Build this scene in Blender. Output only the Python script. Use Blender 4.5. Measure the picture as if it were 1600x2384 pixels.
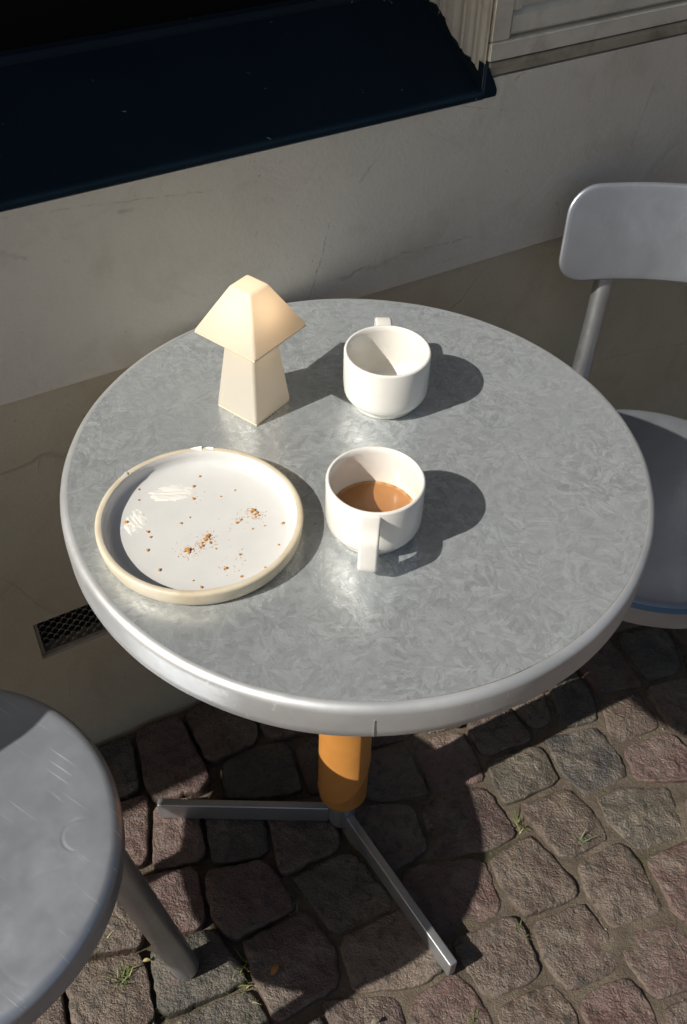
import bpy, bmesh, math, random
import numpy as np
from mathutils import Vector, Matrix, noise
from math import radians as rad, sin, cos, pi

random.seed(7)
for o in list(bpy.data.objects):
    bpy.data.objects.remove(o)
S = bpy.context.scene
COL = S.collection

# ------------------------------------------------------------------ camera
CAM = Vector((-.0138, -.7802, 1.4617)); PITCH = rad(45.38); ROLL = .0362
cd = bpy.data.cameras.new('camera'); cam = bpy.data.objects.new('camera', cd); COL.objects.link(cam)
f_ = Vector((0, cos(PITCH), -sin(PITCH))); r_ = Vector((1, 0, 0)); u_ = r_.cross(f_)
R2 = cos(ROLL)*r_ + sin(ROLL)*u_; U2 = -sin(ROLL)*r_ + cos(ROLL)*u_
cam.matrix_world = Matrix(((R2.x, U2.x, -f_.x, CAM.x), (R2.y, U2.y, -f_.y, CAM.y), (R2.z, U2.z, -f_.z, CAM.z), (0, 0, 0, 1)))
cd.sensor_fit = 'VERTICAL'; cd.sensor_height = 36; cd.lens = 36*2411.2/2384
cd.clip_start = .02; cd.clip_end = 400
S.camera = cam
# ------------------------------------------------------------------ sky, sun, exposure
SUN_AZ = rad(30.9); SUN_EL = rad(40.3)      # direction the light travels (plan), elevation
w = bpy.data.worlds.new('World'); S.world = w; w.use_nodes = True
nt = w.node_tree; sky = nt.nodes.new('ShaderNodeTexSky'); sky.sky_type = 'NISHITA'; sky.sun_disc = False
sky.sun_elevation = SUN_EL
sky.sun_rotation = math.atan2(-cos(SUN_AZ), -sin(SUN_AZ))
sky.air_density = 1.0; sky.dust_density = 3.0; sky.ozone_density = 1.0
nt.links.new(sky.outputs[0], nt.nodes['Background'].inputs[0]); nt.nodes['Background'].inputs[1].default_value = .05
sd = bpy.data.lights.new('sun', 'SUN'); sd.energy = 5.0; sd.angle = rad(.55); sd.color = (1, .955, .88)
sun = bpy.data.objects.new('sun', sd); COL.objects.link(sun)
tr = Vector((cos(SUN_AZ)*cos(SUN_EL), sin(SUN_AZ)*cos(SUN_EL), -sin(SUN_EL)))
sun.rotation_euler = (-tr).to_track_quat('Z', 'Y').to_euler(); sun.location = -tr*6
S.view_settings.view_transform = 'Standard'; S.view_settings.look = 'None'
S.view_settings.exposure = .12; S.view_settings.gamma = 1; S.view_settings.use_curve_mapping = False
S.render.engine = 'CYCLES'
S.cycles.use_denoising = True
S.cycles.max_bounces = 7; S.cycles.transmission_bounces = 6; S.cycles.sample_clamp_indirect = 6

# ------------------------------------------------------------------ helpers: nodes
class G:
    def __init__(s, name):
        s.m = bpy.data.materials.new(name); s.m.use_nodes = True; s.t = s.m.node_tree
        s.b = s.t.nodes['Principled BSDF']; s.out = s.t.nodes['Material Output']
    def put(s, sock, v):
        if isinstance(v, bpy.types.NodeSocket): s.t.links.new(v, sock)
        elif isinstance(v, (tuple, list)) and len(v) == 3 and sock.type == 'RGBA': sock.default_value = (*v, 1)
        else: sock.default_value = v
    def n(s, typ, props=None, **inp):
        nd = s.t.nodes.new('ShaderNode'+typ)
        for k, v in (props or {}).items(): setattr(nd, k, v)
        for k, v in inp.items():
            k = k.replace('_', ' ')
            s.put(nd.inputs[int(k)] if k.isdigit() else nd.inputs[k], v)
        return nd
    def co(s, scale=(1, 1, 1), loc=(0, 0, 0), rot=(0, 0, 0), kind='Object'):
        t = s.n('TexCoord'); mp = s.n('Mapping', Vector=t.outputs[kind])
        mp.inputs['Scale'].default_value = scale; mp.inputs['Location'].default_value = loc; mp.inputs['Rotation'].default_value = rot
        return mp.outputs[0]
    def noise(s, vec, scale, detail=4, rough=.55, dist=0, out=0):
        return s.n('TexNoise', Vector=vec, Scale=scale, Detail=detail, Roughness=rough, Distortion=dist).outputs[out]
    def vor(s, vec, scale, feature='F1', out='Distance', rnd=1):
        return s.n('TexVoronoi', {'feature': feature}, Vector=vec, Scale=scale, Randomness=rnd).outputs[out]
    def math(s, op, a, b=0, c=None):
        nd = s.t.nodes.new('ShaderNodeMath'); nd.operation = op
        s.put(nd.inputs[0], a); s.put(nd.inputs[1], b)
        if c is not None: s.put(nd.inputs[2], c)
        return nd.outputs[0]
    def ramp(s, fac, *stops, interp='LINEAR'):
        nd = s.n('ValToRGB', 0 or None, Fac=fac); cr = nd.color_ramp; cr.interpolation = interp
        while len(cr.elements) < len(stops): cr.elements.new(.5)
        for e, (p, c) in zip(cr.elements, stops):
            e.position = p; e.color = (*c, 1) if isinstance(c, (tuple, list)) else (c, c, c, 1)
        return nd.outputs[0]
    def rng(s, v, a, b, c=0, d=1):
        nd = s.n('MapRange', None, Value=v); 
        for i, x in zip((1, 2, 3, 4), (a, b, c, d)): s.put(nd.inputs[i], x)
        return nd.outputs[0]
    def mix(s, fac, a, b, blend='MIX'):
        nd = s.t.nodes.new('ShaderNodeMix'); nd.data_type = 'RGBA'; nd.blend_type = blend
        s.put(nd.inputs[0], fac); s.put(nd.inputs[6], a); s.put(nd.inputs[7], b)
        return nd.outputs[2]
    def bump(s, h, strength=.3, dist=.002, normal=None):
        nd = s.n('Bump', None, Height=h, Strength=strength, Distance=dist)
        if normal is not None: s.put(nd.inputs['Normal'], normal)
        return nd.outputs[0]
    def set(s, **kw):
        for k, v in kw.items(): s.put(s.b.inputs[k.replace('_', ' ')], v)
        return s.m

# ------------------------------------------------------------------ materials
def m_plaster(name, col, col2, stain, seed, marks=()):
    g = G(name); v = g.co(loc=(seed, seed*.7, 0), kind='Generated' if 0 else 'Object')
    big = g.noise(v, 3.0, 5, .6); mid = g.noise(v, 14, 5, .6, .6); fine = g.noise(v, 180, 3, .6)
    c = g.mix(g.rng(big, .35, .68), col, col2)
    c = g.mix(g.math('MULTIPLY', g.rng(mid, .52, .78), .40), c, stain)
    c = g.mix(g.math('MULTIPLY', g.rng(g.noise(v, 320, 4, .7), .5, .66), .14), c, stain)
    c = g.mix(g.math('MULTIPLY', g.rng(g.noise(v, 70, 5, .75), .63, .70), .25), c, stain)
    spots = g.math('MULTIPLY', g.rng(g.vor(v, 24), .055, .03), g.rng(g.noise(v, 6, 2), .58, .66))
    c = g.mix(g.math('MULTIPLY', spots, .55), c, (.10, .075, .05))
    # long faint trowel scuffs and hairline cracks
    wv = g.n('VectorMath', {'operation': 'ADD'}, **{'0': v, '1': g.n('VectorMath', {'operation': 'SCALE'}, **{'0': g.noise(v, 5, 3, .6, 0, 1), 'Scale': .07}).outputs[0]}).outputs[0]
    ed = g.vor(wv, 2.3, 'DISTANCE_TO_EDGE')
    ck = g.math('MULTIPLY', g.rng(ed, .006, .001), g.rng(g.noise(v, 2.2, 2), .56, .66))
    ed2 = g.vor(wv, 6.5, 'DISTANCE_TO_EDGE')
    ck2 = g.math('MULTIPLY', g.rng(ed2, .008, .002), g.rng(g.noise(g.co(loc=(3, seed, 1)), 2.6, 2), .66, .74))
    ckk = g.math('MAXIMUM', ck, ck2)
    c = g.mix(g.math('MULTIPLY', ckk, .16), c, (.12, .10, .075))
    scv = g.co(scale=(3, 3, 40), rot=(0, .12, 0), loc=(seed, 0, 0))
    sc = g.math('MULTIPLY', g.rng(g.noise(scv, 3, 3), .66, .74), g.rng(g.noise(v, 4, 2), .5, .62))
    c = g.mix(g.math('MULTIPLY', sc, .35), c, stain)
    # cracks, scuffs and knocks at their own places on the wall: segments (s0, z0, s1, z1, half width, strength, wobble)
    sp = g.n('SeparateXYZ', None, Vector=g.n('TexCoord').outputs['Object'])
    ws = g.math('ADD', g.math('MULTIPLY', sp.outputs[0], cos(rad(31.04))), g.math('MULTIPLY', sp.outputs[1], sin(rad(31.04))))
    wob = g.math('SUBTRACT', g.noise(v, 26, 4, .65), .5); wob2 = g.math('SUBTRACT', g.noise(g.co(loc=(9, 2, 5)), 31, 4, .65), .5)
    patchy = g.rng(g.noise(v, 60, 4, .7), .38, .60)
    for (s0, z0, s1, z1, hw, st, wb) in marks:
        ps = g.math('MULTIPLY_ADD', wob, wb, g.math('SUBTRACT', ws, s0)); pz = g.math('MULTIPLY_ADD', wob2, wb, g.math('SUBTRACT', sp.outputs[2], z0))
        dx, dz = s1-s0, z1-z0; L2 = dx*dx+dz*dz
        nd = g.t.nodes.new('ShaderNodeMath'); nd.operation = 'MULTIPLY_ADD'; nd.use_clamp = True
        g.put(nd.inputs[0], ps); nd.inputs[1].default_value = dx/L2; g.put(nd.inputs[2], g.math('MULTIPLY', pz, dz/L2)); t = nd.outputs[0]
        qs, qz = g.math('MULTIPLY_ADD', t, -dx, ps), g.math('MULTIPLY_ADD', t, -dz, pz)
        dd = g.math('SQRT', g.math('ADD', g.math('MULTIPLY', qs, qs), g.math('MULTIPLY', qz, qz)))
        k = g.math('MULTIPLY', g.rng(dd, hw, hw*.25), g.math('MULTIPLY', patchy, st))
        ckk = g.math('MAXIMUM', ckk, k); c = g.mix(g.math('MULTIPLY', k, .40), c, (.20, .165, .115))
    bumps = g.rng(g.vor(v, 95), .16, .03)
    bumps = g.math('MULTIPLY', bumps, g.rng(g.noise(v, 9, 2), .52, .66))
    h = g.math('ADD', g.math('MULTIPLY', mid, 1.2), g.math('MULTIPLY', fine, .30))
    h = g.math('ADD', h, g.math('MULTIPLY', bumps, .55)); h = g.math('SUBTRACT', h, g.math('MULTIPLY', ckk, .5))
    return g.set(Base_Color=c, Roughness=.72, Normal=g.bump(h, .55, .0035), Specular_IOR_Level=.3)

M = {}
M['plaster'] = m_plaster('plaster_grey', (.74, .695, .595), (.65, .605, .51), (.46, .40, .295), 1.3,
    [(.1327, .8254, .1234, .7802, .0011, .8, .02), (.1234, .7802, .1051, .7292, .0014, .9, .02), (.150, .7440, .2425, .7541, .0045, .55, .03), (.2425, .7541, .3495, .7500, .0018, .6, .02),
     (.619, .9097, .6015, .8197, .0010, .9, .004), (-.26, .930, -.011, .9043, .0014, .5, .012), (-.2492, .8913, -.2271, .8801, .006, .6, .03), (.2074, .9003, .174, .8706, .0035, .5, .03),
     (.4887, .7649, .4986, .7366, .0009, .9, .003), (.4887, .7649, .4850, .7620, .0028, 1., .01), (.2994, .9357, .3706, .9164, .0007, .7, .004), (.3834, .953, .3925, .9595, .003, 1., .02), (.6742, .8101, .6683, .7668, .0009, .9, .004), (-.12, .905, -.105, .903, .003, .7, .01)])
M['plinth'] = m_plaster('plaster_ochre', (.57, .515, .385), (.48, .43, .31), (.34, .28, .18), 4.1,
    [(.5000, .4640, .5514, .4552, .0009, .8, .008), (.5514, .4552, .7789, .4195, .0012, .9, .012), (.7789, .4195, .8526, .4034, .0010, .8, .01), (.7789, .4195, .7881, .4647, .0010, .8, .01), (.5254, .5383, .4988, .5071, .0010, .8, .01),
     (-.257, .6152, -.2644, .5902, .0012, .7, .004), (-.292, .2037, -.3024, .1223, .0016, .6, .01), (-.30, .225, -.296, .222, .003, 1., .004)])

def m_paint(name, col, rough, chip, chipamt=.73, streak=0, dirt=(.2, .17, .12), dirtamt=0., spec=.2):
    g = G(name); v = g.co(); c = g.mix(g.rng(g.noise(v, 7, 4), .3, .7), col, tuple(x*.8 for x in col))
    if dirtamt:
        c = g.mix(g.math('MULTIPLY', g.rng(g.noise(v, 12, 6, .65, .5), .48, .72), dirtamt), c, dirt)
    ch = g.math('MULTIPLY', g.rng(g.noise(v, 90, 3, .6), chipamt, chipamt+.02), g.rng(g.noise(v, 13, 2), .56, .6))
    c = g.mix(ch, c, chip)
    h = g.math('ADD', g.noise(g.co(scale=(1, 1, 14) if streak else (1, 1, 1)), 40, 4), g.math('MULTIPLY', ch, -.6))
    return g.set(Base_Color=c, Roughness=g.rng(g.noise(v, 25, 3), .3, .7, rough-.08, rough+.1), Normal=g.bump(h, .25, .0015), Specular_IOR_Level=spec)
M['navy'] = m_paint('navy_paint', (.0095, .0210, .0330), .75, (.25, .25, .23), .70, spec=.06)
M['navy_edge'] = m_paint('navy_paint_worn', (.012, .022, .032), .42, (.3, .3, .27), .66)
M['cream'] = m_paint('cream_wood_paint', (.76, .715, .60), .5, (.10, .075, .05), .72, 1, (.26, .215, .15), .5)
M['dirtywood'] = m_paint('soiled_wood', (.36, .325, .25), .7, (.08, .06, .04), .68, 1, (.07, .055, .035), .8)
g = G('dark_window_glass'); M['glass'] = g.set(Base_Color=(.004, .005, .006), Roughness=.12, Specular_IOR_Level=.3)
g = G('dark_rail_paint'); M['rail'] = g.set(Base_Color=(.003, .0035, .004), Roughness=.6, Specular_IOR_Level=.1)

def m_metal(name, col=(.60, .615, .625), rough=.42, metallic=.62, leaf=False, scratch=1.0, seed=0., dents=()):
    g = G(name); v = g.co(loc=(seed, seed*.3, 0))
    cloud = g.noise(v, 9, 5, .6, .4); fine = g.noise(v, 60, 5, .65)
    c = g.mix(g.rng(cloud, .34, .68), tuple(x*.87 for x in col), tuple(min(1, x*1.10) for x in col))
    rg = g.rng(g.noise(v, 26, 5, .65, .2), .3, .7, rough-.05, rough+.07)
    h = g.math('MULTIPLY', fine, .25)
    # scratches: thin threads from warped, stretched noise in three directions
    acc = None
    for i, a in enumerate((.5, 1.75, 2.75)):
        sv = g.co(scale=(5, 210, 30), rot=(0, 0, a), loc=(seed+i, 2*i, 0))
        t = g.n('TexNoise', None, Vector=sv, Scale=2.2, Detail=2, Roughness=.5, Distortion=.25).outputs[0]
        t = g.math('MULTIPLY', g.rng(t, .66, .72), g.rng(g.noise(g.co(loc=(i*3+seed, 1, 0)), 14, 2), .5, .62))
        acc = t if acc is None else g.math('MAXIMUM', acc, t)
    c = g.mix(g.math('MULTIPLY', acc, .42*scratch), c, (.90, .92, .94))
    h = g.math('ADD', h, g.math('MULTIPLY', acc, .3*min(1, scratch)))
    for (dx, dy, dr, dw, dh) in dents:      # crescent dents: a soft ring around one point, open on one side
        sp = g.n('SeparateXYZ', None, Vector=g.n('TexCoord').outputs['Object'])
        ex, ey = g.math('SUBTRACT', sp.outputs[0], dx), g.math('SUBTRACT', sp.outputs[1], dy)
        dd = g.math('SQRT', g.math('ADD', g.math('MULTIPLY', ex, ex), g.math('MULTIPLY', ey, ey)))
        ring = g.rng(g.math('ABSOLUTE', g.math('SUBTRACT', dd, dr)), dw, 0.)
        ring = g.math('MULTIPLY', ring, g.rng(g.math('ADD', ex, g.math('MULTIPLY', ey, .6)), dr*.3, -dr*.8))
        h = g.math('SUBTRACT', h, g.math('MULTIPLY', ring, dh))
    if leaf:
        # crystalline spangle: warped cells, each with its own streak direction
        def add(a, b): return g.n('VectorMath', {'operation': 'ADD'}, **{'0': a, '1': b}).outputs[0]
        def warp(vec, sc, amp):
            q = g.n('VectorMath', {'operation': 'SUBTRACT'}, **{'0': g.noise(vec, sc, 2, .5, 0, 1), '1': (.5, .5, .5)}).outputs[0]
            return add(vec, g.n('VectorMath', {'operation': 'SCALE'}, **{'0': q, 'Scale': amp}).outputs[0])
        tot = None
        for k, (sc, off, wsc, wamp) in enumerate(((48, 0., 40, .026), (74, 3.3, 70, .016))):
            wv = add(warp(v, wsc, wamp), (off, off*.6, 0))
            vo = g.n('TexVoronoi', {'feature': 'F1'}, Vector=wv, Scale=sc)
            ang = g.math('MULTIPLY', g.n('SeparateColor', None, Color=vo.outputs['Color']).outputs[0], 6.283)
            rv = g.n('VectorRotate', {'rotation_type': 'Z_AXIS'}, Vector=wv, Angle=ang).outputs[0]
            st = g.n('Mapping', None, Vector=rv); st.inputs['Scale'].default_value = (52, 260, 1)
            sh = g.n('TexVoronoi', {'feature': 'F1'}, Vector=st.outputs[0], Scale=1.0)
            rnd = g.n('SeparateColor', None, Color=sh.outputs['Color']).outputs[1]
            ed = g.n('TexVoronoi', {'feature': 'DISTANCE_TO_EDGE'}, Vector=st.outputs[0], Scale=1.0).outputs[0]
            fall = g.rng(ed, 0., .35, -.25, .2)
            val = g.math('ADD', g.math('MULTIPLY', g.math('SUBTRACT', rnd, .5), 1.0), fall)
            hair = g.math('MULTIPLY', g.rng(ed, .05, .0), g.rng(rnd, .6, .75))
            val = g.math('ADD', val, g.math('MULTIPLY', hair, .9))
            tot = val if tot is None else g.math('ADD', g.math('MULTIPLY', tot, .6), g.math('MULTIPLY', val, .5))
        amt = g.math('MULTIPLY', g.rng(g.noise(v, 5, 3), .32, .62, .45, 1.1), g.rng(g.noise(v, 17, 3), .35, .6, .7, 1.1))
        tot = g.math('MULTIPLY', tot, amt)
        c = g.mix(g.rng(tot, -.55, .75), tuple(x*.73 for x in col), tuple(min(1, x*1.29) for x in col))
        c = g.mix(g.math('MULTIPLY', acc, .42), c, (.90, .92, .94))
        rg = g.math('ADD', g.rng(tot, -.6, .7, rough+.08, rough-.06), g.rng(g.noise(v, 4, 3), .35, .65, -.05, .08))
        h = g.math('ADD', g.math('MULTIPLY', tot, .40), g.math('MULTIPLY', acc, .3))
    return g.set(Base_Color=c, Metallic=metallic, Roughness=rg, Normal=g.bump(h, .30 if leaf else .20, .0007))
DENTS = [(.126, .113, .018, .003, 3.), (.06, .005, .036, .003, 1.6), (.175, .03, .06, .004, .8)]
M['zinc'] = m_metal('spangled_zinc', (.585, .62, .635), .30, .64, True)
M['zinc_rim'] = m_metal('brushed_zinc_rim', (.58, .59, .59), .46, .62, False, 1.0, 2.)
M['alu'] = m_metal('scratched_aluminium', (.36, .38, .415), .40, .72, False, .3, 5.)
M['alu_dent'] = m_metal('dented_aluminium', (.42, .45, .495), .40, .70, False, 1.3, 5., DENTS)
M['alu_tube'] = m_metal('aluminium_tube', (.48, .495, .51), .36, .9, False, .8, 8.)
M['steel'] = m_metal('dull_steel_bar', (.46, .47, .48), .38, .8, False, .5, 11.)

g = G('opal_shade'); v = g.co()
bs = g.b; g.set(Base_Color=(.67, .64, .56), Roughness=.26, Specular_IOR_Level=.4)
trn = g.n('BsdfTranslucent', None, Color=(.90, .81, .68)); mx = g.n('MixShader', None, Fac=.36)
g.t.links.new(bs.outputs[0], mx.inputs[1]); g.t.links.new(trn.outputs[0], mx.inputs[2]); g.t.links.new(mx.outputs[0], g.out.inputs[0])
M['opal'] = g.m
def m_ceramic(name, col, rough, bumpy=.05):
    g = G(name); v = g.co(); c = g.mix(g.rng(g.noise(v, 30, 3), .35, .7), col, tuple(x*.95 for x in col))
    sp = g.rng(g.noise(v, 700, 2), .74, .77)
    c = g.mix(g.math('MULTIPLY', sp, .25), c, (.4, .33, .25))
    return g.set(Base_Color=c, Roughness=rough, Normal=g.bump(g.noise(v, 60, 3), bumpy, .001), Coat_Weight=.2, Coat_Roughness=.1)
M['cup'] = m_ceramic('white_stoneware', (.77, .745, .685), .20)
M['plate_in'] = m_ceramic('plate_glaze', (.655, .65, .625), .20)
g = G('plate_bare_rim'); v = g.co()
c = g.mix(g.rng(g.noise(v, 35, 5, .6), .4, .72), (.66, .59, .45), (.55, .46, .32))
M['plate_rim'] = g.set(Base_Color=c, Roughness=.38, Normal=g.bump(g.noise(v, 120, 3), .12, .001))
g = G('milky_coffee'); v = g.co()
c = g.mix(g.rng(g.noise(v, 40, 3), .35, .7), (.34, .150, .048), (.385, .178, .060))
c = g.mix(g.math('MULTIPLY', g.rng(g.vor(v, 260), .10, .06), g.rng(g.noise(v, 50, 2), .52, .62)), c, (.75, .52, .30))
rr_ = g.n('VectorMath', {'operation': 'LENGTH'}, **{'0': v}).outputs['Value']
c = g.mix(g.math('MULTIPLY', g.rng(rr_, .0365, .0395), g.rng(g.noise(v, 160, 3), .35, .6)), c, (.58, .34, .16))
M['coffee'] = g.set(Base_Color=c, Roughness=.16)
g = G('crumb'); v = g.co()
M['crumb'] = g.set(Base_Color=g.mix(g.rng(g.noise(v, 900, 3), .35, .65), (.58, .31, .09), (.38, .175, .045)), Roughness=.8)
g = G('butter_smear'); M['smear'] = g.set(Base_Color=(.78, .765, .71), Roughness=.14, Coat_Weight=.4)
g = G('white_chip'); M['chip'] = g.set(Base_Color=(.85, .82, .75), Roughness=.5)
g = G('orange_pvc'); v = g.co()
c = g.mix(g.rng(g.noise(v, 16, 4), .3, .7), (.50, .225, .055), (.42, .175, .035))
M['orange'] = g.set(Base_Color=c, Roughness=.42, Normal=g.bump(g.noise(v, 90, 3), .08, .001))
g = G('painted_sky_glint'); M['blue'] = g.set(Base_Color=(.075, .15, .24), Roughness=.32)  # sky reflection put in as a plain blue colour
g = G('rusty_mesh'); v = g.co()
M['mesh'] = g.set(Base_Color=g.mix(g.noise(v, 60, 4), (.42, .37, .29), (.24, .20, .15)), Roughness=.6)
g = G('vent_dark'); M['dark'] = g.set(Base_Color=(.012, .011, .009), Roughness=.9)

g = G('cobble'); v = g.co(kind='Object'); oi = g.n('ObjectInfo').outputs['Random']
base = g.ramp(oi, (0, (.104, .073, .056)), (.16, (.112, .064, .054)), (.32, (.062, .058, .047)), (.46, (.132, .094, .070)), (.6, (.080, .050, .042)), (.72, (.052, .046, .042)), (.84, (.108, .062, .055)), (.93, (.086, .072, .054)), interp='CONSTANT')
ov = g.n('VectorMath', {'operation': 'ADD'}, **{'0': v, '1': g.n('CombineXYZ', None, X=g.math('MULTIPLY', oi, 31.), Y=g.math('MULTIPLY', oi, 17.)).outputs[0]}).outputs[0]
n1 = g.noise(ov, 15, 6, .62, .5); n2 = g.noise(ov, 75, 5, .6, .5); n3 = g.noise(ov, 320, 3, .6)
c = g.mix(g.math('MULTIPLY', g.rng(n1, .42, .72), .75), base, (.185, .152, .115))
c = g.mix(g.math('MULTIPLY', g.rng(n2, .53, .66), .75), c, (.040, .040, .034))
c = g.mix(g.math('MULTIPLY', g.rng(g.noise(ov, 13, 4, .6, .6), .60, .70), .45), c, (.115, .062, .056))
c = g.mix(g.math('MULTIPLY', g.rng(n3, .62, .72), .4), c, (.24, .205, .165))
h = g.math('ADD', g.math('ADD', g.math('MULTIPLY', n1, 1.0), g.math('MULTIPLY', n2, .8)), g.math('MULTIPLY', n3, .40))
h = g.math('SUBTRACT', h, g.math('MULTIPLY', g.rng(g.vor(ov, 70), .12, .02), .18))
M['cobble'] = g.set(Base_Color=c, Roughness=g.rng(n2, .3, .7, .26, .62), Normal=g.bump(h, 1.0, .0070), Specular_IOR_Level=.6)
g = G('joint_sand'); v = g.co()
n1 = g.noise(v, 12, 5, .6); n2 = g.noise(v, 160, 5, .7); n3 = g.noise(v, 520, 3)
c = g.mix(g.rng(n1, .35, .68), (.165, .135, .102), (.080, .063, .046))
c = g.mix(g.math('MULTIPLY', g.rng(n2, .55, .68), .5), c, (.225, .19, .148))
far = g.vor(v, 8.5, 'DISTANCE_TO_EDGE')
c = g.mix(g.math('MULTIPLY', g.rng(g.noise(v, 7, 3), .57, .68), .55), c, (.075, .080, .035))
# beyond the modelled setts the same paving carries on as material
dist = g.n('VectorMath', {'operation': 'LENGTH'}, **{'0': v}).outputs['Value']
fm = g.math('MULTIPLY', g.rng(dist, 1.15, 1.45), g.rng(far, .03, .07))
stn = g.mix(g.n('SeparateColor', None, Color=g.vor(v, 8.5, 'F1', 'Color')).outputs[0], (.135, .088, .080), (.082, .080, .070))
c = g.mix(fm, c, stn)
h = g.math('ADD', g.math('MULTIPLY', n2, .8), g.math('MULTIPLY', n3, .4))
M['sand'] = g.set(Base_Color=c, Roughness=.95, Normal=g.bump(h, .9, .006), Specular_IOR_Level=.2)
g = G('grass'); M['grass'] = g.set(Base_Color=g.mix(g.n('ObjectInfo').outputs['Random'], (.10, .135, .030), (.065, .105, .028)), Roughness=.55)
g = G('dry_grass'); M['dry'] = g.set(Base_Color=(.32, .27, .12), Roughness=.7)
g = G('dead_leaf'); M['leaf'] = g.set(Base_Color=(.35, .16, .04), Roughness=.7)
g = G('pale_grit'); M['grit'] = g.set(Base_Color=g.mix(g.noise(g.co(), 60, 2), (.26, .225, .18), (.13, .11, .088)), Roughness=.85)

# ------------------------------------------------------------------ helpers: objects
def mesh(name, verts, faces, mat, parent=None, smooth=None, loc=None):
    me = bpy.data.meshes.new(name); me.from_pydata([tuple(p) for p in verts], [], faces)
    me.validate()
    bm = bmesh.new(); bm.from_mesh(me); bmesh.ops.recalc_face_normals(bm, faces=bm.faces); bm.to_mesh(me); bm.free()
    return obj(name, me, mat, parent, smooth, loc)
def obj(name, me, mat, parent=None, smooth=None, loc=None):
    if not me.materials: me.materials.append(mat)
    if smooth is not None:
        me.polygons.foreach_set('use_smooth', [True]*len(me.polygons))
        if smooth < 180: me.set_sharp_from_angle(angle=rad(smooth))
    o = bpy.data.objects.new(name, me); COL.objects.link(o)
    if parent: o.parent = parent
    if loc is not None: o.location = loc
    return o
def thing(name, label, cat, loc=(0, 0, 0), rz=0, group=None):
    o = bpy.data.objects.new(name, None); COL.objects.link(o); o.location = loc; o.rotation_euler = (0, 0, rz)
    o.empty_display_size = .05
    return tag(o, label, cat, group)
def tag(o, label, cat, group=None):
    o['label'] = label; o['category'] = cat
    if group: o['group'] = group
    return o
def lathe(prof, seg=96, close=False):
    v, f = [], []
    idx = []
    for r, z in prof:
        if r < 1e-6: idx.append([len(v)]*seg); v.append((0, 0, z))
        else:
            idx.append(list(range(len(v), len(v)+seg)))
            v += [(r*cos(2*pi*k/seg), r*sin(2*pi*k/seg), z) for k in range(seg)]
    n = len(prof)
    for i in range(n if close else n-1):
        a, b = idx[i], idx[(i+1) % n]
        for k in range(seg):
            q = [a[k], a[(k+1) % seg], b[(k+1) % seg], b[k]]
            q = [x for j, x in enumerate(q) if x not in q[:j]]
            if len(q) > 2: f.append(q)
    return v, f
def arc(cx, cz, r, a0, a1, n=6):
    return [(cx+r*cos(rad(a0+(a1-a0)*i/n)), cz+r*sin(rad(a0+(a1-a0)*i/n))) for i in range(n+1)]
def tube(pts, radii, seg=20, cap=True):
    pts = [Vector(p) for p in pts]; v, f = [], []
    up = None
    for i, p in enumerate(pts):
        t = (pts[min(i+1, len(pts)-1)]-pts[max(i-1, 0)]).normalized()
        if up is None: up = Vector((1, 0, 0)) if abs(t.x) < .9 else Vector((0, 1, 0))
        a = (up-t*up.dot(t)).normalized(); b = t.cross(a); up = a
        r = radii if not isinstance(radii, (list, tuple)) else radii[i]
        v += [p+a*r*cos(2*pi*k/seg)+b*r*sin(2*pi*k/seg) for k in range(seg)]
    for i in range(len(pts)-1):
        for k in range(seg):
            f.append((i*seg+k, i*seg+(k+1) % seg, (i+1)*seg+(k+1) % seg, (i+1)*seg+k))
    if cap:
        f.append(list(range(seg))[::-1]); f.append(list(range((len(pts)-1)*seg, len(pts)*seg)))
    return v, f
def smoothpath(P, n=8):
    P = [Vector(p) for p in P]; P = [2*P[0]-P[1]]+P+[2*P[-1]-P[-2]]; out = []
    for i in range(1, len(P)-2):
        for k in range(n):
            t = k/n; a, b, c, d = P[i-1:i+3]
            out.append(.5*((2*b)+(c-a)*t+(2*a-5*b+4*c-d)*t*t+(3*b-a-3*c+d)*t**3))
    return out+[P[-2]]
def bevel_box(size, mat, name, parent, loc=(0, 0, 0), rz=0, bev=.002, seg=2):
    bm = bmesh.new(); bmesh.ops.create_cube(bm, size=1)
    bmesh.ops.scale(bm, vec=size, verts=bm.verts)
    if bev: bmesh.ops.bevel(bm, geom=bm.edges[:], offset=bev, segments=seg, affect='EDGES', profile=.6)
    me = bpy.data.meshes.new(name); bm.to_mesh(me); bm.free()
    o = obj(name, me, mat, parent, 35, loc); o.rotation_euler = (0, 0, rz)
    return o
def nz(x, y, z, sc):
    return noise.fractal(Vector((x*sc, y*sc, z*sc)), 1.0, 2.0, 4)

# ------------------------------------------------------------------ setting: ground and cobbles
WA = rad(31.04); WD = Vector((cos(WA), sin(WA), 0)); WN = Vector((-sin(WA), cos(WA), 0))
def W(s, D, z): return WD*s+WN*D+Vector((0, 0, z))
ax = np.concatenate([[-80, -30, -12, -5, -2.5], np.linspace(-1.4, 1.6, 180), [2.5, 5, 12, 30, 80]])
ay = np.concatenate([[-80, -30, -12, -5, -2.5], np.linspace(-1.3, 1.4, 160), [2.5, 5, 12, 30, 80]])
gv = []
for y in ay:
    for x in ax:
        inner = abs(x) < 1.7 and abs(y) < 1.5
        d = -.0050+.0035*nz(x, y, 0, 6)+.0024*nz(x, y, 3, 42) if inner else -.012
        if inner: d += -.013*max(0, min(1, (-x-.02)/.2))      # joints lie deeper on the left of the table
        gv.append((x, y, d))
nx = len(ax)
gf = [(j*nx+i, j*nx+i+1, (j+1)*nx+i+1, (j+1)*nx+i) for j in range(len(ay)-1) for i in range(nx-1)]
ground = mesh('ground', gv, gf, M['sand'], smooth=180); ground['kind'] = 'structure'

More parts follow.
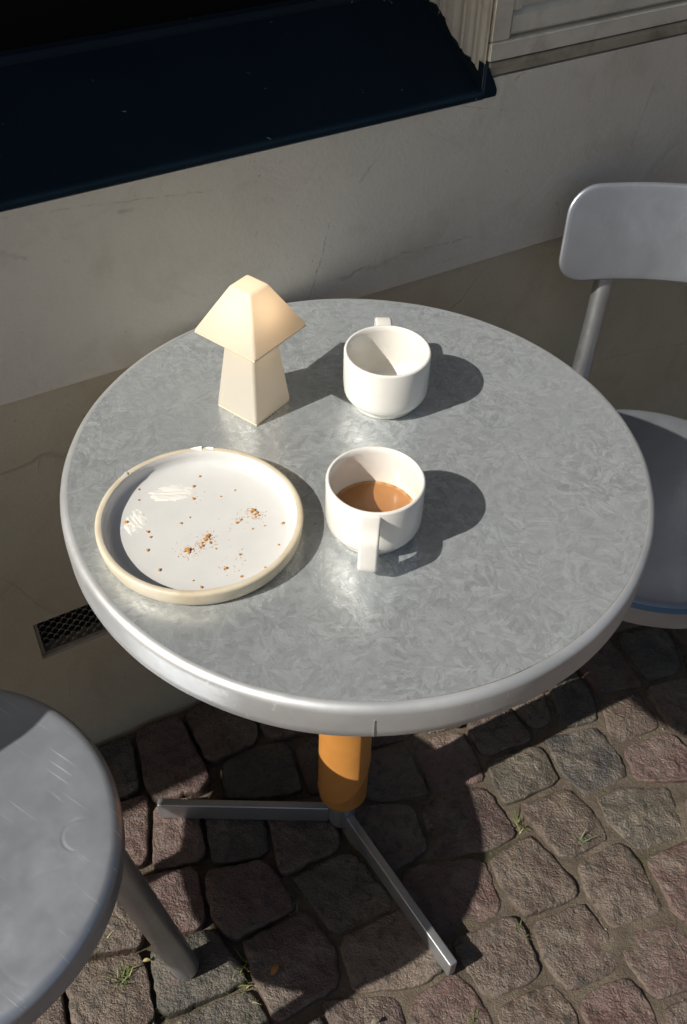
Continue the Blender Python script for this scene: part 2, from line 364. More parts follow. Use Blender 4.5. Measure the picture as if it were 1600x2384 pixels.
SEEDS = [(.285, .096), (.395, .124), (.513, .132), (.475, .206), (.336, .015), (.471, .028), (.415, -.092), (.289, -.077), (.515, -.072), (.336, -.182), (.458, -.196), (.227, -.200),
 (.387, -.278), (.490, -.290), (.279, -.290), (.155, -.290), (.194, .006), (.174, -.110), (.255, .168), (.165, .112), (.380, .238), (.570, .236), (.455, .300), (.310, .250),
 (-.279, .085), (-.195, .155), (-.119, .085), (-.025, .100), (-.160, -.025), (-.252, -.038), (-.143, -.125), (-.060, -.022), (.010, -.110), (.070, -.208), (-.060, -.215), (-.190, -.235),
 (-.245, -.135), (-.150, -.310), (.045, -.300), (.075, .075), (.055, -.012), (-.095, .190), (.050, .185), (-.325, -.022), (-.320, -.165), (-.315, -.265), (-.410, -.300), (-.365, .065), (.165, .215)]
rs = random.Random(3); pts = [Vector((x, y)) for x, y in SEEDS]
ca, sa = cos(rad(38)), sin(rad(38))
for i in range(-16, 17):
    for j in range(-16, 17):
        u = i*.112+(.5 if j % 2 else 0)*.112+rs.uniform(-.014, .014); v_ = j*.100+rs.uniform(-.012, .012)
        p = Vector((ca*u-sa*v_+.1, sa*u+ca*v_))
        if -1.25 < p.x < 1.35 and -1.0 < p.y < 1.05 and p.dot(WN.xy) < .285 and all((p-q).length > .088 for q in pts): pts.append(p)
def clip(poly, m, n):
    out = []
    for a, b in zip(poly, poly[1:]+poly[:1]):
        da, db = (a-m).dot(n), (b-m).dot(n)
        if da <= 0: out.append(a)
        if da*db < 0: out.append(a+(b-a)*(da/(da-db)))
    return out
AX = Vector((cos(rad(22)), sin(rad(22)))); AY = Vector((-AX.y, AX.x))
cells = []
for i, p in enumerate(pts):
    poly = [p+AX*q[0]+AY*q[1] for q in ((-.085, -.085), (.085, -.085), (.085, .085), (-.085, .085))]
    poly = clip(poly, WN.xy*.300, WN.xy)
    for j, q in enumerate(pts):
        if i != j and (q-p).length < .3:
            gap = .0028+(.0016 if p.x > .2 else 0)
            d = (q-p).normalized(); e = AX*math.copysign(1, d.dot(AX)) if abs(d.dot(AX)) > abs(d.dot(AY)) else AY*math.copysign(1, d.dot(AY))
            d = (d*.42+e*.58).normalized(); poly = clip(poly, (p+q)/2-d*gap, d)
            if len(poly) < 3: break
    if len(poly) < 3: continue
    area = abs(sum(a.x*b.y-b.x*a.y for a, b in zip(poly, poly[1:]+poly[:1])))/2
    if area < .0022: continue
    cells.append((area, p, poly))
vis = lambda p: (p-Vector((.1, 0))).length
cells.sort(key=lambda c: vis(c[1])); cells = cells[:290]
for area, p, poly in cells:
    cpt = sum(poly, Vector((0, 0)))/len(poly)
    for _ in range(2):
        q = []
        for a, b in zip(poly, poly[1:]+poly[:1]): q += [a*.89+b*.11, a*.11+b*.89]
        poly = q
    L = [0]; 
    for a, b in zip(poly, poly[1:]+poly[:1]): L.append(L[-1]+(b-a).length)
    n = 44 if vis(p) < .75 else 20; bd = []
    pp = poly+poly[:1]; k = 0
    for m in range(n):
        t = L[-1]*m/n
        while L[k+1] < t: k += 1
        a, b = pp[k], pp[k+1]; bd.append(a+(b-a)*((t-L[k])/max(1e-9, L[k+1]-L[k])))
    bd = [cpt+(b-cpt)*(1+.040*nz(b.x, b.y, 5, 38)+.045*nz(b.x, b.y, 9, 120)) for b in bd]
    hh = rs.uniform(-.003, .004); tx, ty = rs.uniform(-.05, .05), rs.uniform(-.05, .05)
    rings = [(1.0, -.045), (1.0, -.008), (.993, -.0036), (.980, -.0014), (.950, -.0004), (.86, 0), (.68, 0), (.54, .0004), (.40, .0006), (.25, .0007), (.12, .0007)]
    if n == 20: rings = [(1.0, -.045), (1.0, -.012), (.95, -.004), (.75, 0), (.4, .0005)]
    v, f = [], []
    for sc, z in rings:
        for b in bd:
            x = cpt+(b-cpt)*sc
            dz = 0 if z < -.03 else (.0034*nz(x.x, x.y, 2, 18)+.0022*nz(x.x, x.y, 7, 55)+.0013*nz(x.x, x.y, 1, 140))*(1 if sc < .96 else .5)
            v.append((x.x-cpt.x, x.y-cpt.y, z+dz+(hh+tx*(x.x-cpt.x)+ty*(x.y-cpt.y) if z > -.03 else 0)))
    for r in range(len(rings)-1):
        for k in range(n): f.append((r*n+k, r*n+(k+1) % n, (r+1)*n+(k+1) % n, (r+1)*n+k))
    v.append((0, 0, rings[-1][1]+hh+.0042*nz(cpt.x, cpt.y, 2, 18))); b0 = (len(rings)-1)*n
    for k in range(n): f.append((b0+k, b0+(k+1) % n, len(v)-1))
    mesh('cobblestone', v, f, M['cobble'], ground, 180, (cpt.x, cpt.y, 0))

# loose grit lying in the joints
v, f = [], []
for _ in range(800):
    x, y = rs.uniform(-.6, .75), rs.uniform(-.4, .55)
    if x*WN.x+y*WN.y > .29: continue
    r = rs.choice((.001, .0012, .0016, .002, .003)); z = -.0048+.0035*nz(x, y, 0, 6)-.013*max(0, min(1, (-x-.02)/.2))
    b = len(v); q = [(1, 0, 0), (-.5, .8, .1), (-.5, -.8, 0), (0, 0, .8), (.1, .1, -.7)]
    a = rs.uniform(0, 6.28)
    for px, py, pz in q: v.append((x+r*(px*cos(a)-py*sin(a)), y+r*(px*sin(a)+py*cos(a)), z+r*pz*.8+r*.4))
    f += [(b, b+1, b+3), (b+1, b+2, b+3), (b+2, b, b+3), (b+1, b, b+4), (b+2, b+1, b+4), (b, b+2, b+4)]
gr = mesh('gravel', v, f, M['grit']); gr['kind'] = 'stuff'; tag(gr, 'loose pale grit lying in the joints between the cobbles', 'gravel')

# ------------------------------------------------------------------ the building
B = thing('cafe_building', 'pale plastered building front with deep navy window sill and cream wooden panel', 'building', W(0, .31, 0))
Bi = -B.location
def wmesh(name, pts, faces, mat, parent=None, smooth=None):   # pts given as (s, D, z)
    par = parent or B
    o = mesh(name, [W(*p)+Bi for p in pts], faces, mat, par, smooth)
    return o
def wbox(name, s0, s1, d0, d1, z0, z1, mat, parent=None, bev=.0015):
    bm = bmesh.new()
    vs = [bm.verts.new(W(s, d, z)+Bi) for s in (s0, s1) for d in (d0, d1) for z in (z0, z1)]
    for q in ((0, 1, 3, 2), (4, 6, 7, 5), (0, 4, 5, 1), (2, 3, 7, 6), (0, 2, 6, 4), (1, 5, 7, 3)): bm.faces.new([vs[k] for k in q])
    bmesh.ops.recalc_face_normals(bm, faces=bm.faces)
    if bev: bmesh.ops.bevel(bm, geom=bm.edges[:], offset=bev, segments=2, affect='EDGES')
    me = bpy.data.meshes.new(name); bm.to_mesh(me); bm.free()
    return obj(name, me, mat, parent or B, 35)
UP, LO = .304, .309
LEDGE = .7075
# plinth with the vent opening
vs0, vs1, vz0, vz1 = -.322, -.148, .249, .327
ss = [-2.6, vs0, vs1, 7.0]; zz = [-.12, vz0, vz1, LEDGE]
P = [(s, LO, z) for z in zz for s in ss]; F = []
for j in range(3):
    for i in range(3):
        if not (i == 1 and j == 1): F.append((j*4+i, j*4+i+1, j*4+i+5, j*4+i+4))
n0 = len(P); P += [(vs0, LO+.03, vz0), (vs1, LO+.03, vz0), (vs1, LO+.03, vz1), (vs0, LO+.03, vz1)]
hole = [5, 6, 10, 9]
for k in range(4): F.append((hole[k], hole[(k+1) % 4], n0+(k+1) % 4, n0+k))
F.append((n0, n0+1, n0+2, n0+3))
wmesh('plinth', P, F, M['plinth'])
# upper plaster: overhangs the plinth a little
wn_, jamb = -1.35, .339
ol = [(-2.6, LEDGE), (7.0, LEDGE), (7.0, .958), (.3395, .958), (.3395, .9345), (-2.6, .9345)]
wmesh('plaster_wall', [(a_, UP, b_) for a_, b_ in ol]+[(a_, UP+.22, b_) for a_, b_ in ol], [list(range(6)), list(range(6, 12))]+[(k, (k+1) % 6, 6+(k+1) % 6, 6+k) for k in range(6)], M['plaster'])
wbox('pier', -2.6, wn_, UP, UP+.22, .935, 2.3, M['plaster'])
wbox('upper_storeys', -2.6, 7.0, UP+.001, UP+.22, 2.3005, 8.5, M['plaster'])
wbox('unseen_shadow_block', -1.52, -1.22, .172, LO-.0005, -.1, 1.25, M['plinth'], bev=.008)  # added block out of view, sized to shade the ground along the wall
# vent grille
vg = wbox('vent_grille', vs0+.001, vs0+.006, LO+.006, LO+.012, vz0+.001, vz1-.001, M['mesh'], bev=.0008)
wbox('grille_frame', vs1-.006, vs1-.001, LO+.006, LO+.012, vz0+.001, vz1-.001, M['mesh'], vg, .0008)
wbox('grille_frame', vs0+.0065, vs1-.0065, LO+.006, LO+.012, vz0+.001, vz0+.004, M['mesh'], vg, .0008)
wbox('grille_frame', vs0+.0065, vs1-.0065, LO+.006, LO+.012, vz1-.004, vz1-.001, M['mesh'], vg, .0008)
P, F = [], []; ha, hb = .0078, .0072
for r in range(-1, 13):
    for k in range(-1, 14):
        cs = vs0+.004+k*2*ha+(ha if r % 2 else 0); cz = vz0+.003+r*hb
        if not (vs0 < cs < vs1 and vz0 < cz < vz1): continue
        b = len(P)
        for t in range(8):
            a = t*pi/4; e = 1/(abs(cos(a))+abs(sin(a)))
            P.append((min(max(cs+ha*cos(a)*e, vs0), vs1), LO+.0085, min(max(cz+hb*sin(a)*e, vz0), vz1)))
        for t in range(8):
            a = t*pi/4; q = .70*min(1, (.8+.2*abs(cos(a))))
            P.append((min(max(cs+ha*.74*cos(a)*(.86 if t % 2 else 1), vs0), vs1), LO+.0085+(-.002 if sin(a) < 0 else .0025), min(max(cz+hb*.50*sin(a), vz0), vz1)))
        for t in range(8): F.append((b+t, b+(t+1) % 8, b+8+(t+1) % 8, b+8+t))
wmesh('mesh_sheet', P, F, M['mesh'], vg)
wbox('vent_back', vs0+.001, vs1-.001, LO+.026, LO+.0285, vz0+.001, vz1-.001, M['dark'], bev=0)
# navy sill: moulded section swept along the window
prof = [(.340, .9350), (.3045, .9352), (.3030, .9362), (.3026, .9385), (.3030, .9410), (.3045, .9425), (.315, .9475), (.327, .9532), (.340, .9593), (.355, .9662), (.372, .9738), (.392, .9825), (.415, .9920), (.437, 1.0010), (.450, 1.0062), (.457, 1.0090), (.457, .935)]
def sweep(name, prof, s0, s1, mat, parent=None, n=1, smooth=28):
    m = len(prof); P = []; F = []
    for i in range(n+1):
        s = s0+(s1-s0)*i/n
        P += [(s, d, z) for d, z in prof]
    for i in range(n):
        for k in range(m): F.append((i*m+k, i*m+(k+1) % m, (i+1)*m+(k+1) % m, (i+1)*m+k))
    F += [list(range(m)), list(range(n*m, n*m+m))]
    return wmesh(name, P, F, mat, parent, smooth)
sill = sweep('window_sill', prof, wn_-.02, jamb-.0005, M['navy'])
# worn lip along the back of the sill, and the dark window behind
sweep('sill_upstand', [(.4575, .94), (.4575, 1.0115), (.462, 1.0172), (.472, 1.0190), (.472, .94)], wn_+.001, jamb-.001, M['navy_edge'], sill)
wr = wbox('window_frame', wn_+.001, jamb-.001, .4725, .512, .95, 1.12, M['rail'])
wbox('window_pane', wn_+.02, jamb-.02, .495, .499, 1.1205, 2.29, M['glass'], wr, 0)
wbox('frame_stile', jamb-.05, jamb-.001, .4725, .512, 1.1205, 2.2995, M['rail'], wr)
wbox('frame_stile', wn_+.001, wn_+.05, .4725, .512, 1.1205, 2.2995, M['rail'], wr)
# nose of the sill runs on past the reveal
ol = [(jamb, .9360), (.3560, .9362), (.3572, .9385), (.3570, .9440), (.3520, .9545), (.3470, .9625), (.3425, .9700), (jamb, .9750)]; m = len(ol)
wmesh('sill_horn', [(a_, .3027, b_) for a_, b_ in ol]+[(a_, .320, b_) for a_, b_ in ol], [list(range(m)), list(range(m, 2*m))]+[(k, (k+1) % m, m+(k+1) % m, m+k) for k in range(m)], M['navy'], sill)
# cream reveal: fluted jamb
P = []; F = []; nfl = 96; zs = [.985, 1.1, 2.2995]
for i in range(nfl+1):
    d = .3075+(.4715-.3075)*i/nfl
    x = (i/nfl)*1.0
    off = 0
    for c0, wd, dp in ((.05, .03, .0022), (.13, .012, .0014), (.20, .03, .0024), (.30, .012, .0016), (.38, .05, .003), (.55, .02, .0016), (.68, .05, .003), (.85, .02, .0016)):
        off = max(off, dp*max(0, 1-abs(x-c0)/wd)**.6)
    zb = np.interp(d, [p[0] for p in prof[4:16]], [p[1] for p in prof[4:16]])+.0005
    for z in [zb]+zs[1:]: P.append((jamb+off, d, z))
for i in range(nfl):
    for k in range(2): F.append((i*3+k, (i+1)*3+k, (i+1)*3+k+1, i*3+k+1))
jb = wmesh('window_jamb', P, F, M['cream'], None, 50)
# ragged navy paint line lapping onto the jamb
P = []; F = []; n = 90; rj = random.Random(5)
for i in range(n+1):
    d = .309+(.455-.309)*i/n
    zb = np.interp(d, [p[0] for p in prof[4:16]], [p[1] for p in prof[4:16]])
    hgt = .009+.004*sin(i*.13)+rj.uniform(-.0005, .0005)+.0012*nz(d, 0, 0, 60)
    P += [(jamb-.0008, d, zb-.003), (jamb-.0008, d, zb+max(.003, hgt)), (jamb+.006, d, zb+max(.003, hgt))]
for i in range(n):
    for k in range(2): F.append((i*3+k, (i+1)*3+k, (i+1)*3+k+1, i*3+k+1))
wmesh('paint_edge', P, F, M['navy_edge'], sill)
# cream timber panel right of the window
pn = wbox('timber_panel', jamb+.0035, 7.0, .3165, .5, .975, 2.3, M['cream'])
wbox('stile', jamb+.0035, jamb+.030, .3060, .3160, .9985, 2.2995, M['cream'], pn)
wbox('bottom_rail', jamb+.0035, 7.0, .3052, .3162, .9765, .9982, M['cream'], pn)
# raised moulding inside the frame: one horizontal and one upright length
def hmould(s0, z0, z1, name='moulding'):
    sweep(name, [(.3164, z0), (.3135, z0+.0008), (.3105, z0+.002), (.3085, z0+.005), (.309, z1-.006), (.3120, z1-.003), (.3145, z1-.001), (.3164, z1)], s0, 7.0, M['cream'], pn)
hmould(jamb+.032, 1.0005, 1.0290)
P = []; F = []; pf = [(jamb+.0315, .3163), (jamb+.0325, .311), (jamb+.037, .3085), (jamb+.044, .3095), (jamb+.047, .313), (jamb+.048, .3163)]
P = [(s, d, z) for z in (1.0295, 2.29) for s, d in pf]; m = len(pf)
F = [(k, k+1, m+k+1, m+k) for k in range(m-1)]+[list(range(m)), list(range(m, 2*m))]
wmesh('moulding', P, F, M['cream'], pn, 30)
wbox('field', jamb+.056, 7.0, .3120, .3163, 1.0365, 2.29, M['cream'], pn, .004)
# weathered skirting under the panel
sweep('weathered_ledge', [(.330, .9750), (.3058, .9752), (.3052, .9735), (.3048, .9690), (.3042, .9610), (.330, .9590)], jamb+.006, 7.0, M['dirtywood'])

# ------------------------------------------------------------------ table
H = .7444
T = thing('cafe_table', 'round zinc-topped pedestal table with orange tube column, cups standing on it', 'table')
pr = [(0, H)]+[(r, H) for r in (.05, .12, .2, .26)]+[(.2912, H), (.2912, H-.008), (0, H-.012)]
v, f = lathe(pr, 160); mesh('table_top', v, f, M['zinc'], T, 30)
pr = [(.2913, H-.0080), (.2913, H)]+arc(.2918, H-.0082, .0082, 90, 0, 8)+[(.3002, H-.020), (.2998, H-.030), (.2996, H-.0395), (.2985, H-.0405), (.2970, H-.0395), (.2970, H-.0125)]
v, f = lathe(pr, 200, True)
for i, p in enumerate(v):      # hand-bent sheet: slight dents
    a = math.atan2(p[1], p[0]); k = 1+.0016*nz(cos(a)*2, sin(a)*2, p[2]*14, 1.6)+.0006*nz(cos(a)*8, sin(a)*8, p[2]*30, 1.5)
    v[i] = (p[0]*k, p[1]*k, p[2])
rim = mesh('rim', v, f, M['zinc_rim'], T, 50)
a = rad(-86.5)
bevel_box((.0007, .0012, .024), M['steel'], 'seam', rim, (.3004*cos(a), .3004*sin(a), H-.026), a+pi/2, 0)
v, f = lathe([(0, H-.0125), (.2965, H-.0128), (.2965, H-.020), (0, H-.020)], 96); mesh('underside', v, f, M['steel'], T, 30)
v, f = lathe([(.016, .010), (.0195, .010), (.020, .012), (.020, .115), (.016, .115)], 40, True); mesh('hub', v, f, M['steel'], T, 40)
v, f = lathe([(.0325, .088)]+arc(.0340, .0895, .0012, 230, 360, 4)+[(.0352, .71), (.0325, .71)], 64, True)
col_ = mesh('column', v, f, M['orange'], T, 40)
# overlapping wrap: second layer whose lower edge climbs round the tube
P = []; F = []; n = 72
for i in range(n+1):
    an = 182+350*i/n; a = rad(an); t = max(0, min(1, (an-245)/140)); zb = .110+.085*t*t*(3-2*t)+max(0, an-385)*.0003
    for r, z in ((.0353, zb), (.0371, zb), (.0374, zb+.0014), (.0365, zb+.0035), (.0358, .70), (.0353, .70)): P.append((r*cos(a), r*sin(a), z))
for i in range(n):
    for k in range(6): F.append((i*6+k, i*6+(k+1) % 6, (i+1)*6+(k+1) % 6, (i+1)*6+k))
mesh('wrap', P, F, M['orange'], T, 40)
for a in (181., 304.6, 82.):
    L = .258
    o = bevel_box((L, .0125, .038), M['steel'], 'leg', T, ((.0195+L/2)*cos(rad(a)), (.0195+L/2)*sin(rad(a)), .0235), rad(a), .0028, 3)
v, f = lathe([(0, .709), (.09, .709), (.09, .7235), (0, .7235)], 48); mesh('mounting_plate', v, f, M['steel'], T, 30)

# ------------------------------------------------------------------ chairs
def chair(label, cx, cy, a, SR, SZ, sky_glint, lu, lv):
    t = thing('metal_chair', label, 'chair', (cx, cy, 0), a, 'aluminium cafe chairs')
    th = .040
    pr = [(0, SZ-.004), (SR*.5, SZ-.0035), (SR*.8, SZ-.001), (SR-.020, SZ)]+arc(SR-.013, SZ-.013, .013, 90, 0, 9)+[(SR, SZ-.026), (SR-.001, SZ-th), (SR-.004, SZ-th), (SR-.004, SZ-.016), (0, SZ-.016)]
    v, f = lathe(pr, 140)
    v = [(x, y, z+(.0007*nz(x, y, 0, 9) if z > SZ-.005 else 0)) for x, y, z in v]
    seat = mesh('seat', v, f, M['alu'] if sky_glint else M['alu_dent'], t, 50)
    if sky_glint:  # blue strip stands in for sky reflected along the front seat edge
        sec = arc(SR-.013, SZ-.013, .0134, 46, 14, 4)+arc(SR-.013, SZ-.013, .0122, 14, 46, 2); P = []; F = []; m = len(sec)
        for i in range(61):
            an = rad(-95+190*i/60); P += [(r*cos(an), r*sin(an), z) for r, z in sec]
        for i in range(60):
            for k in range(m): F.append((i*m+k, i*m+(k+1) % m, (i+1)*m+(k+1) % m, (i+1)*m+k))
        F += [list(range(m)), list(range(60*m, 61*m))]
        mesh('sky_glint_strip', P, F, M['blue'], seat, 40)
    for s in (-1, 1):
        v, f = tube([(lu, s*lv, .004), (lu, s*(lv-.0006), .010), (lu-.016, s*(lv-.062), SZ-.017)], [.0175, .0188, .0188], 24)
        mesh('front_leg', v, f, M['alu_tube'], t, 50)
        pth = smoothpath([(-.186, s*.172, .004), (-.172, s*.156, .20), (-.156, s*.130, .40), (-.158, s*.121, .46), (-.178, s*.114, .58), (-.202, s*.110, .675), (-.224, s*.106, .745)], 6)
        v, f = tube(pth, .0138, 20); mesh('rear_post', v, f, M['alu_tube'], t, 50)
        v, f = tube([(-.153, s*.1345, SZ-.028), (-.10, s*.09, SZ-.026)], .010, 14); mesh('bracket', v, f, M['alu_tube'], t, 50)
    # curved back plate with rounded corners
    hw, hh, rc, zc = .180, .0630, .034, .7410
    out = []
    for cxs, czs, a0 in ((1, 1, 0), (-1, 1, 90), (-1, -1, 180), (1, -1, 270)):
        for k in range(9):
            an = rad(a0+k*90/8); out.append((cxs*(hw-rc)+rc*cos(an), czs*(hh-rc)+rc*sin(an)))
    dense = []
    for p, q in zip(out, out[1:]+out[:1]):
        d = math.dist(p, q); m = max(1, int(d/.012))
        dense += [(p[0]+(q[0]-p[0])*k/m, p[1]+(q[1]-p[1])*k/m) for k in range(m)]
    n = len(dense)
    def pt(v_, z, off): return (-.214-(z)*.26+1.30*v_*v_+off, v_, zc+z-.02*v_*v_/(hw*hw)*0)
    P = []; F = []
    seqs = [(s, .0045) for s in (.12, .3, .5, .7, .85, .95)]+[(.978, .0042), (.993, .0028), (1.0, 0), (.993, -.0028), (.978, -.0042)]+[(s, -.0045) for s in (.95, .85, .7, .5, .3, .12)]
    for s, off in seqs:
        for v_, z in dense:
            P.append(pt(v_*s, z*s, off+(.0004*nz(v_*s, z*s, off*50, 12) if s < .96 else 0)))
    for i in range(len(seqs)-1):
        for k in range(n): F.append((i*n+k, i*n+(k+1) % n, (i+1)*n+(k+1) % n, (i+1)*n+k))
    F += [list(range(n)), list(range((len(seqs)-1)*n, len(seqs)*n))]
    mesh('backrest', P, F, M['alu'], t, 60)
    return t
chair('aluminium chair at the left edge, big round dented seat in front of the wall vent', -.444, -.294, rad(-33), .2125, .450, False, .164, .182)
chair('aluminium chair with painted blue sky glint on the seat edge and upright backrest, right of the table', .418, .268, rad(-99), .202, .450, True, .118, .222)

# ------------------------------------------------------------------ lamp
LR = rad(54)
lamp = thing('table_lamp', 'small lit white table lamp with four-sided pyramid shade on square tapered foot', 'lamp', (-.1147, .0880, H), LR)
def frustum(name, a0, a1, z0, z1, bev, mat, parent, open_top=False, open_bottom=False):
    bm = bmesh.new(); vs = []
    for a_, z in ((a0/2, z0), (a1/2, z1)):
        vs.append([bm.verts.new((x*a_, y*a_, z)) for x, y in ((-1, -1), (1, -1), (1, 1), (-1, 1))])
    for k in range(4): bm.faces.new((vs[0][k], vs[0][(k+1) % 4], vs[1][(k+1) % 4], vs[1][k]))
    bm.faces.new(vs[0][::-1]); top = bm.faces.new(vs[1])
    bmesh.ops.recalc_face_normals(bm, faces=bm.faces)
    bmesh.ops.bevel(bm, geom=bm.edges[:], offset=bev, segments=4, affect='EDGES', profile=.5)
    if open_top:
        bmesh.ops.delete(bm, geom=[x for x in bm.faces if x.normal.z > .98 and x.calc_center_median().z > z1-.002], context='FACES')
    if open_bottom:      # underside closed but for the hole the foot passes through
        bf = max((x for x in bm.faces if x.normal.z < -.98), key=lambda x: x.calc_area())
        bmesh.ops.inset_region(bm, faces=[bf], thickness=a0/2-bev-.0178, use_even_offset=True)
        bmesh.ops.delete(bm, geom=[bf], context='FACES')
    me = bpy.data.meshes.new(name); bm.to_mesh(me); bm.free()
    o = obj(name, me, mat, parent, 25)
    return o
frustum('lamp_base', .0572, .0335, .0012, .112, .0035, M['opal'], lamp, True)
frustum('lamp_shade', 0.0828, .0265, .0985, .1500, .0028, M['opal'], lamp, False, True)
def sq_ring(name, a_out, a_in, z0, z1, mat):      # flat square frame
    P = []
    for a_, z in ((a_out-.0012, z0), (a_out, (z0+z1)/2), (a_out-.0006, z1), (a_in, z1), (a_in, z0)):
        P += [(x*a_/2, y*a_/2, z) for x, y in ((-1, -1), (1, -1), (1, 1), (-1, 1))]
    F = [(r*4+k, r*4+(k+1) % 4, ((r+1) % 5)*4+(k+1) % 4, ((r+1) % 5)*4+k) for r in range(5) for k in range(4)]
    return mesh(name, P, F, mat, lamp, 30)
g = G('lamp_lip'); g.set(Base_Color=(.72, .62, .45), Roughness=.4); M['lip'] = g.m
sq_ring('shade_lip', .0803, .0362, .0962, .0986, M['lip'])
sq_ring('foot_edge', .0548, .0440, -.0002, .0016, M['lip'])
bl = bpy.data.lights.new('bulb', 'POINT'); bl.energy = .075; bl.color = (1, .74, .46); bl.shadow_soft_size = .020
bo = bpy.data.objects.new('bulb', bl); COL.objects.link(bo); bo.parent = lamp; bo.location = (0, 0, .119)

# ------------------------------------------------------------------ cups
def cup(label, cx, cy, ang):
    t = thing('coffee_cup', label, 'cup', (cx, cy, H), ang, 'white stoneware cups')
    pr = [(0, .003), (.028, .003), (.029, .0005), (.0345, 0), (.0358, .0012), (.0360, .0052), (.0350, .0060), (.0362, .0068)]+[(.0392, .0080), (.0420, .0105), (.0443, .0145), (.0454, .0190), (.0458, .0245), (.0459, .0640)]
    pr += [(.0455, .0652)]+arc(.0438, .0640, .0018, 55, 125, 5)+[(.0416, .0632), (.0410, .0600), (.0410, .040), (.0408, .024), (.0398, .016), (.0370, .0105), (.0290, .0078), (0, .0072)]
    v, f = lathe(pr, 112); mesh('body', v, f, M['cup'], t, 50)
    # strap handle: rounded rectangular section along a squared-off loop
    path = smoothpath([(.0435, 0, .0585), (.052, 0, .0586), (.0625, 0, .0578), (.0682, 0, .0540), (.0692, 0, .046), (.0694, 0, .034), (.0690, 0, .024), (.0672, 0, .0195), (.0620, 0, .0172), (.053, 0, .0166), (.0415, 0, .0168)], 5)
    sec = []
    w2, t2, rr = .0090, .0042, .0026
    for sx, sy, a0 in ((1, 1, 0), (-1, 1, 90), (-1, -1, 180), (1, -1, 270)):
        for k in range(5): an = rad(a0+k*22.5); sec.append((sx*(w2-rr)+rr*cos(an), sy*(t2-rr)+rr*sin(an)))
    P = []; F = []; m = len(sec)
    for i, p in enumerate(path):
        tg = (path[min(i+1, len(path)-1)]-path[max(i-1, 0)]).normalized(); side = Vector((0, 1, 0)); nr = tg.cross(side)
        for a_, b_ in sec: P.append(p+side*a_+nr*b_)
    for i in range(len(path)-1):
        for k in range(m): F.append((i*m+k, i*m+(k+1) % m, (i+1)*m+(k+1) % m, (i+1)*m+k))
    F += [list(range(m))[::-1], list(range((len(path)-1)*m, len(path)*m))]
    mesh('handle', P, F, M['cup'], t, 50)
    return t
cup('empty white stoneware cup, handle turned to the wall', .0263, .1032, math.atan2(.075, -.005))
cup('white stoneware cup half full of milky coffee, handle towards the viewer', .0146, -.0929, math.atan2(-.072, -.0055))
v, f = lathe([(0, 0), (.030, 0), (.0380, .0001), (.0404, .0006), (.0400, -.003), (.030, -.004), (0, -.004)], 80)
cf = mesh('coffee', v, f, M['coffee'], None, 50, (.0146, -.0929, H+.0235)); tag(cf, 'milky brown coffee standing in the front cup', 'drink')

# ------------------------------------------------------------------ plate
PX, PY = -.1485, -.1042
pl = thing('plate', 'round cream stoneware plate with upright rim and pastry crumbs, left on the table', 'plate', (PX, PY, H))
pr = [(0, .0012), (.070, .0012), (.082, .0006), (.088, 0), (.0925, .0016), (.0950, .0048), (.0962, .010), (.0970, .0175), (.0969, .0196), (.0955, .0208), (.0930, .0209), (.0912, .0203)]
v, f = lathe(pr, 128)
def wob(v): return [(x*(1+.006*nz(x*6, y*6, 1, 1.5)), y*(1+.006*nz(x*6, y*6, 4, 1.5)), z+(.0007*nz(x*9, y*9, 2, 1.6) if z > .012 else 0)) for x, y, z in v]
mesh('rim', wob(v), f, M['plate_rim'], pl, 50)
pr = [(.0914, .0202), (.0902, .0188), (.0896, .0150), (.0888, .0105), (.0862, .0075), (.080, .0060), (.068, .0052), (.04, .0048), (0, .0047)]
v, f = lathe(pr, 128); mesh('well', wob(v), f, M['plate_in'], pl, 50)
# chipped glaze on the rim
for (an, ln, up) in ((99, .012, .0022), (148, .008, .0028), (91, .009, .0008)):
    a = rad(an); r = .0945
    base = Vector((r*cos(a), r*sin(a), .0212)); tg = Vector((-sin(a), cos(a), 0)); inn = Vector((-cos(a), -sin(a), 0))
    P = [base+tg*ln*.5, base-tg*ln*.5+inn*.001, base-tg*ln*.42+inn*.004+Vector((0, 0, -.0016)), base+inn*.0016, base-tg*ln*.45+Vector((0, 0, up)), base+tg*.001+Vector((0, 0, .0012)), base-tg*ln*.4-inn*.0015+Vector((0, 0, -.001))]
    me = bpy.data.meshes.new('glaze_chip'); bm = bmesh.new()
    for p in P: bm.verts.new(p)
    bmesh.ops.convex_hull(bm, input=bm.verts[:]); bm.to_mesh(me); bm.free()
    obj('glaze_chip', me, M['chip'], pl)
# smears of butter: low glossy ridges
def smear(label, cx, cy, lx, ly, a, seed):
    a = rad(a); n, m = 46, 34; P = []; F = []; hs = []
    for j in range(m+1):
        for i in range(n+1):
            u, v_ = (i/n-.5)*2, (j/m-.5)*2
            env = .85-1.15*(u*u+v_*v_)+.65*nz(u*1.3, v_*1.9, seed, 1.5)
            q = u*cos(.6)+v_*sin(.6); rdg = 1-abs(noise.noise(Vector((q*1.8+seed, v_*3.2+1.3*u, seed))))*2.0
            h = max(0, min(1, env*1.6))*(.25+.75*max(0, rdg))
            x, y = u*lx, v_*ly; X, Y = PX+cx+x*cos(a)-y*sin(a), PY+cy+x*sin(a)+y*cos(a)
            rr = math.hypot(X-PX, Y-PY); z0 = float(np.interp(rr, [0, .04, .068, .08, .0865], [.0047, .0048, .0052, .006, .0075]))
            hs.append(h); P.append((X, Y, H+z0-.00012+.0010*h))
    for j in range(m):
        for i in range(n):
            q = (j*(n+1)+i, j*(n+1)+i+1, (j+1)*(n+1)+i+1, (j+1)*(n+1)+i)
            if max(hs[k] for k in q) > .04: F.append(q)
    o = mesh('butter_smear', P, F, M['smear'], None, 180); return tag(o, label, 'food smear')
rs2 = random.Random(9)
